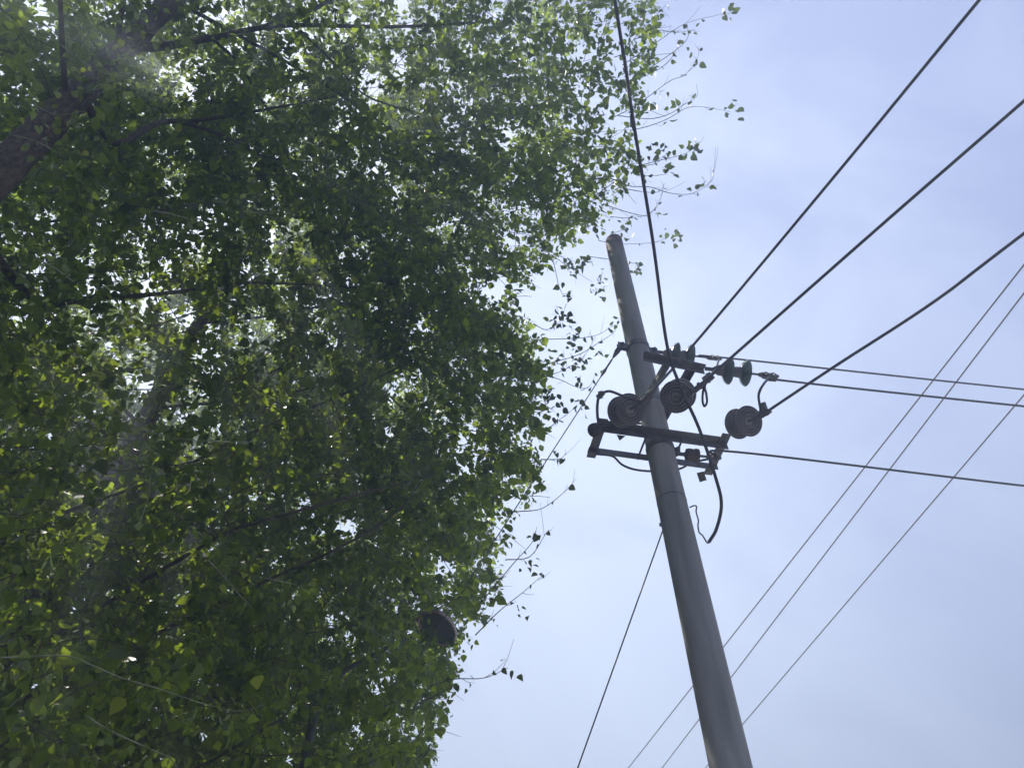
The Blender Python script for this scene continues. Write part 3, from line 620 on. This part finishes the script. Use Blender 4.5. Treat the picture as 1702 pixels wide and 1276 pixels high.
# ------------------------------------------------------------------ long shoots at the crown's edge, each with a tuft of leaves
def z8(*p): return Z8(*p), Z8
def z3(*p): return Z3(*p), Z3
def Z8(*p): return [(850 + x / 3.038, y / 3.038) for x, y in p]
def Z3(*p): return [(850 + x / 3.04, 380 + y / 3.04) for x, y in p]
SH = [  # pixel path, range, tufts (px, py, how many leaves), parent
    (z8((600, 190), (690, 120), (790, 18)), 9.6, [(792, 8, 5), (765, 72, 3), (740, 50, 3)]),
    (z8((560, 330), (740, 210), (880, 120), (1065, 72)), 9.6, [(1090, 52, 7), (1072, 90, 3)]),
    (z8((620, 200), (740, 155), (830, 165), (932, 150)), 9.7, [(930, 170, 3)]),
    (z8((600, 410), (780, 290), (870, 220), (895, 170), (880, 125)), 9.4, [(880, 212, 2)]),
    (z8((520, 440), (640, 400), (760, 340), (830, 260), (838, 200)), 9.4, [(795, 318, 2)]),
    (z8((500, 600), (600, 550), (690, 490), (800, 410), (880, 375), (940, 290), (947, 235)), 9.2, [(935, 308, 4), (720, 530, 6), (740, 465, 4), (650, 480, 3), (680, 535, 5)]),
    (z8((540, 585), (700, 600), (800, 575), (870, 530), (935, 490), (935, 425)), 9.0, [(862, 530, 2), (835, 550, 2)]),
    (z8((600, 660), (700, 635), (790, 600), (880, 548), (960, 540), (1105, 565)), 9.0, [(1120, 545, 7), (1115, 578, 4), (795, 610, 2)]),
    (z8((560, 860), (690, 825), (790, 800), (880, 775), (950, 725), (970, 690)), 8.8, [(905, 730, 8), (940, 752, 5), (885, 775, 3), (800, 785, 3)]),
    (z8((500, 900), (600, 940), (700, 945), (800, 975), (900, 980), (980, 940), (1020, 890), (1030, 745)), 8.6, [(982, 913, 4), (1012, 940, 3), (902, 968, 2), (962, 942, 1)]),
    (z8((540, 945), (640, 965), (740, 970), (775, 925)), 8.8, [(690, 920, 3)]),
    (z8((620, 880), (700, 888), (790, 880)), 8.8, [(800, 865, 6), (795, 835, 2)]),
    (z8((640, 840), (730, 825), (790, 770)), 8.8, [(775, 725, 4), (750, 760, 4), (705, 755, 5)]),
    (z8((460, 1030), (600, 1075), (690, 1085), (750, 1010), (772, 930)), 9.0, [(640, 1108, 2), (590, 1110, 5)]),
    (z8((500, 1095), (590, 1100), (690, 1090)), 9.6, [(740, 1050, 2), (752, 1078, 2), (715, 1090, 2)]),
    (z8((440, 1215), (540, 1232), (720, 1225), (785, 1200)), 10.3, [(800, 1180, 7), (830, 1195, 7)]),
    (z8((500, 1180), (560, 1165)), 10.3, [(580, 1190, 4), (545, 1170, 4), (575, 1165, 3)]),
    (z8((520, 290), (640, 250), (700, 270)), 9.4, [(700, 285, 5), (690, 250, 4)]),
    (z3((200, 130), (300, 200), (410, 270)), 9.4, [(440, 285, 8), (455, 300, 7), (430, 250, 4), (405, 315, 2)]),
    (z3((190, 110), (270, 150), (350, 175)), 9.6, [(350, 175, 10), (320, 200, 10), (290, 170, 8), (380, 160, 8), (300, 210, 6)]),
    (z3((150, 690), (330, 640), (450, 570), (520, 520), (545, 450)), 8.4, [(365, 655, 7), (340, 640, 5), (375, 690, 3)]),
    (z3((140, 560), (350, 552), (450, 530), (520, 480)), 8.5, [(505, 485, 3), (330, 545, 9), (295, 530, 6)]),
    (z3((130, 760), (250, 720), (360, 650), (425, 545)), 8.4, [(300, 685, 6), (255, 680, 6), (245, 640, 5), (440, 625, 5), (310, 605, 4)]),
    (z3((150, 740), (240, 760), (330, 800), (390, 800), (422, 745)), 8.2, [(348, 780, 5), (420, 740, 2), (270, 745, 2)]),
    (z3((170, 1020), (230, 975), (320, 905)), 7.8, [(318, 885, 6), (335, 895, 6)]),
    (z3((150, 1165), (210, 1165), (250, 1160), (277, 1135)), 7.4, [(246, 1145, 3)]),
    (z3((110, 480), (180, 510), (250, 460), (275, 380)), 8.6, [(245, 450, 10), (215, 465, 7), (275, 460, 7), (255, 435, 5)]),
    (z3((380, 140), (480, 152), (590, 170), (640, 186), (655, 240)), 10.2, [(635, 200, 7), (645, 190, 4)]),
    (z3((190, 150), (215, 180), (240, 290), (270, 340), (320, 338)), 8.8, [(248, 293, 2), (290, 337, 3)]),
    (z3((60, 870), (150, 880), (225, 930)), 7.8, [(220, 930, 6), (200, 860, 7), (240, 860, 5), (170, 840, 7)]),
    ([(715, 1140), (755, 1128), (805, 1126), (845, 1109)], 5.6, [(849, 1108, 4)]),
    ([(790, 1055), (830, 1015), (868, 985), (902, 955)], 6.2, [(900, 955, 3), (862, 1010, 4)]),
    ([(800, 1000), (850, 940), (885, 900), (892, 875)], 6.5, [(892, 885, 5), (875, 935, 4)]),
    ([(860, 850), (900, 845), (935, 820), (958, 795)], 7.0, []),
    ([(840, 930), (880, 925), (905, 890), (912, 880)], 6.6, [(880, 935, 3)]),
    ([(690, 1170), (735, 1150), (760, 1135)], 5.0, [(755, 1150, 5)]),
]
PALE = [  # pale young stems in front of the shaded foliage
    ([(0, 1092), (60, 1090), (112, 1090), (160, 1108), (205, 1127), (260, 1143), (310, 1160), (350, 1172), (400, 1181), (440, 1170)], 3.1, [(335, 1180, 4), (365, 1180, 5), (300, 1185, 3), (390, 1195, 5), (25, 1105, 7), (45, 1120, 6)]),
    ([(440, 960), (500, 975), (560, 1010), (610, 1040), (652, 1070)], 4.2, [(470, 990, 4), (590, 1035, 4)]),
    ([(205, 664), (240, 655), (290, 640)], 3.4, [(215, 662, 2)]),
    ([(145, 1190), (180, 1212), (240, 1240), (285, 1262), (300, 1290)], 3.0, [(190, 1230, 4), (240, 1250, 4)]),
    ([(180, 665), (220, 705), (280, 725), (350, 733), (430, 735)], 4.2, [(240, 715, 4)]),
    ([(430, 560), (520, 210), (580, 195), (640, 170), (700, 125)], 6.5, []),
    ([(640, 188), (690, 172), (740, 158), (772, 130)], 6.6, [(712, 155, 6), (720, 172, 5)]),
    ([(645, 305), (670, 285), (700, 254)], 6.0, []),
    ([(425, 600), (470, 575), (540, 555)], 5.0, []),
    ([(345, 930), (365, 950), (400, 990), (420, 1010)], 3.6, [(330, 935, 5), (350, 915, 5)]),
    ([(400, 350), (440, 355), (470, 350), (500, 360)], 4.6, [(452, 335, 6), (470, 365, 7), (490, 365, 5), (505, 375, 5), (480, 345, 4)]),
    ([(60, 430), (90, 445), (125, 470)], 3.2, [(60, 445, 4), (75, 470, 4), (120, 485, 4), (95, 460, 3)]),
    ([(255, 350), (300, 360), (370, 385), (425, 400)], 4.0, [(280, 355, 5), (395, 360, 5), (390, 340, 4), (410, 430, 4)]),
    ([(250, 790), (245, 830), (232, 870)], 3.2, [(235, 860, 4), (225, 830, 3), (310, 770, 3)]),
    ([(-20, 150), (40, 165), (90, 190), (140, 185)], 4.4, [(40, 160, 8), (85, 180, 8), (120, 190, 8), (140, 200, 5), (65, 205, 7)]),
    ([(60, 40), (120, 90), (170, 120), (215, 128)], 4.8, [(130, 90, 8), (165, 115, 9), (190, 128, 8), (215, 140, 6), (150, 135, 6)]),
    ([(20, 225), (60, 235), (110, 262)], 4.2, [(50, 230, 7), (85, 245, 8), (110, 265, 6)]),
    ([(180, 30), (230, 50), (275, 60)], 5.0, [(210, 45, 7), (240, 55, 8), (268, 70, 6)]),
    ([(630, 790), (680, 785), (720, 770)], 5.2, [(635, 790, 5), (665, 780, 5), (690, 800, 5), (640, 810, 4)]),
]
def shoots(items, stem_m, leaf_size, r0, leaf_m=M_LEAF):
    for path, rg, tufts in items:
        path, src = path if isinstance(path, tuple) else (path, None)
        par = treeA if path[0][1] < 440 else treeB
        n = len(path); P = spline([at(x, y, rg + 0.14 * math.sin(i * 1.9)) for i, (x, y) in enumerate(path)], 7)
        PA = np.array(P); st = MB().tube(P, [r0 + (0.0015 - r0) * (i / (len(P) - 1)) for i in range(len(P))], 5)
        if r0 > 0.004:                                # bare side twigs
            for j in range(4, len(P) - 2, 5):
                d_ = (PA[min(j + 3, len(P) - 1)] - PA[j]); d_ = d_ / (np.linalg.norm(d_) + 1e-6); e_ = d_ * 0.8 + rng.normal(0, .55, 3); L_ = rng.uniform(.05, .15)
                st.tube([PA[j], PA[j] + e_ * L_ * .5, PA[j] + e_ * L_ + np.array([0, 0, .06 * L_ / .2])], [.0022, .0018, .0012], 3)
        st = st.build('shoot', stem_m, par, smooth=True)
        pos, ot = [], []
        for x, y, k in tufts:
            if src is not None: x, y = src((x, y))[0]
            c = at(x, y, rg); j = int(np.argmin(np.linalg.norm(PA - c, axis=1)))
            for _ in range(k):
                pos.append(c + rng.normal(0, 0.028, 3) * (1 + 0.06 * k)); ot.append(pos[-1] - PA[j])
        # a few small leaves up the stem
        for j in range(len(P) // 2, len(P) - 2, 6):
            pos.append(PA[j] + rng.normal(0, .012, 3)); ot.append(rng.normal(0, .05, 3))
        if pos:
            pos = np.array(pos); ot = np.array(ot); ot /= np.linalg.norm(ot, axis=1)[:, None] + 1e-6
            t_, n_ = leaf_dirs(len(pos), ot); leaf_mesh('leaves', pos, t_, n_, rng.uniform(0.55, 1.15, len(pos)) * min(leaf_size, 0.0088 * rg + 0.004), leaf_m, st)
shoots(SH, M_TWIG, 0.080, 0.005, M_LEAF_SHADED)
shoots(PALE, M_STEM, 0.055, 0.003, M_LEAF_YOUNG)

# ------------------------------------------------------------------ milky volume added to stand in for lens glare
HZ = MB().box((0, 0, 9.0), 330, 330, 20.0)
hm = bpy.data.materials.new('glare_haze'); hm.use_nodes = True; t = hm.node_tree; t.nodes.clear()
ho = t.nodes.new('ShaderNodeOutputMaterial'); hv = t.nodes.new('ShaderNodeVolumePrincipled')
hv.inputs['Color'].default_value = (0.74, 0.85, 1.0, 1); hv.inputs['Density'].default_value = 0.032; hv.inputs['Anisotropy'].default_value = 0.5
t.links.new(hv.outputs['Volume'], ho.inputs['Volume'])
tag(HZ.build('glare_haze', hm), kind='stuff')
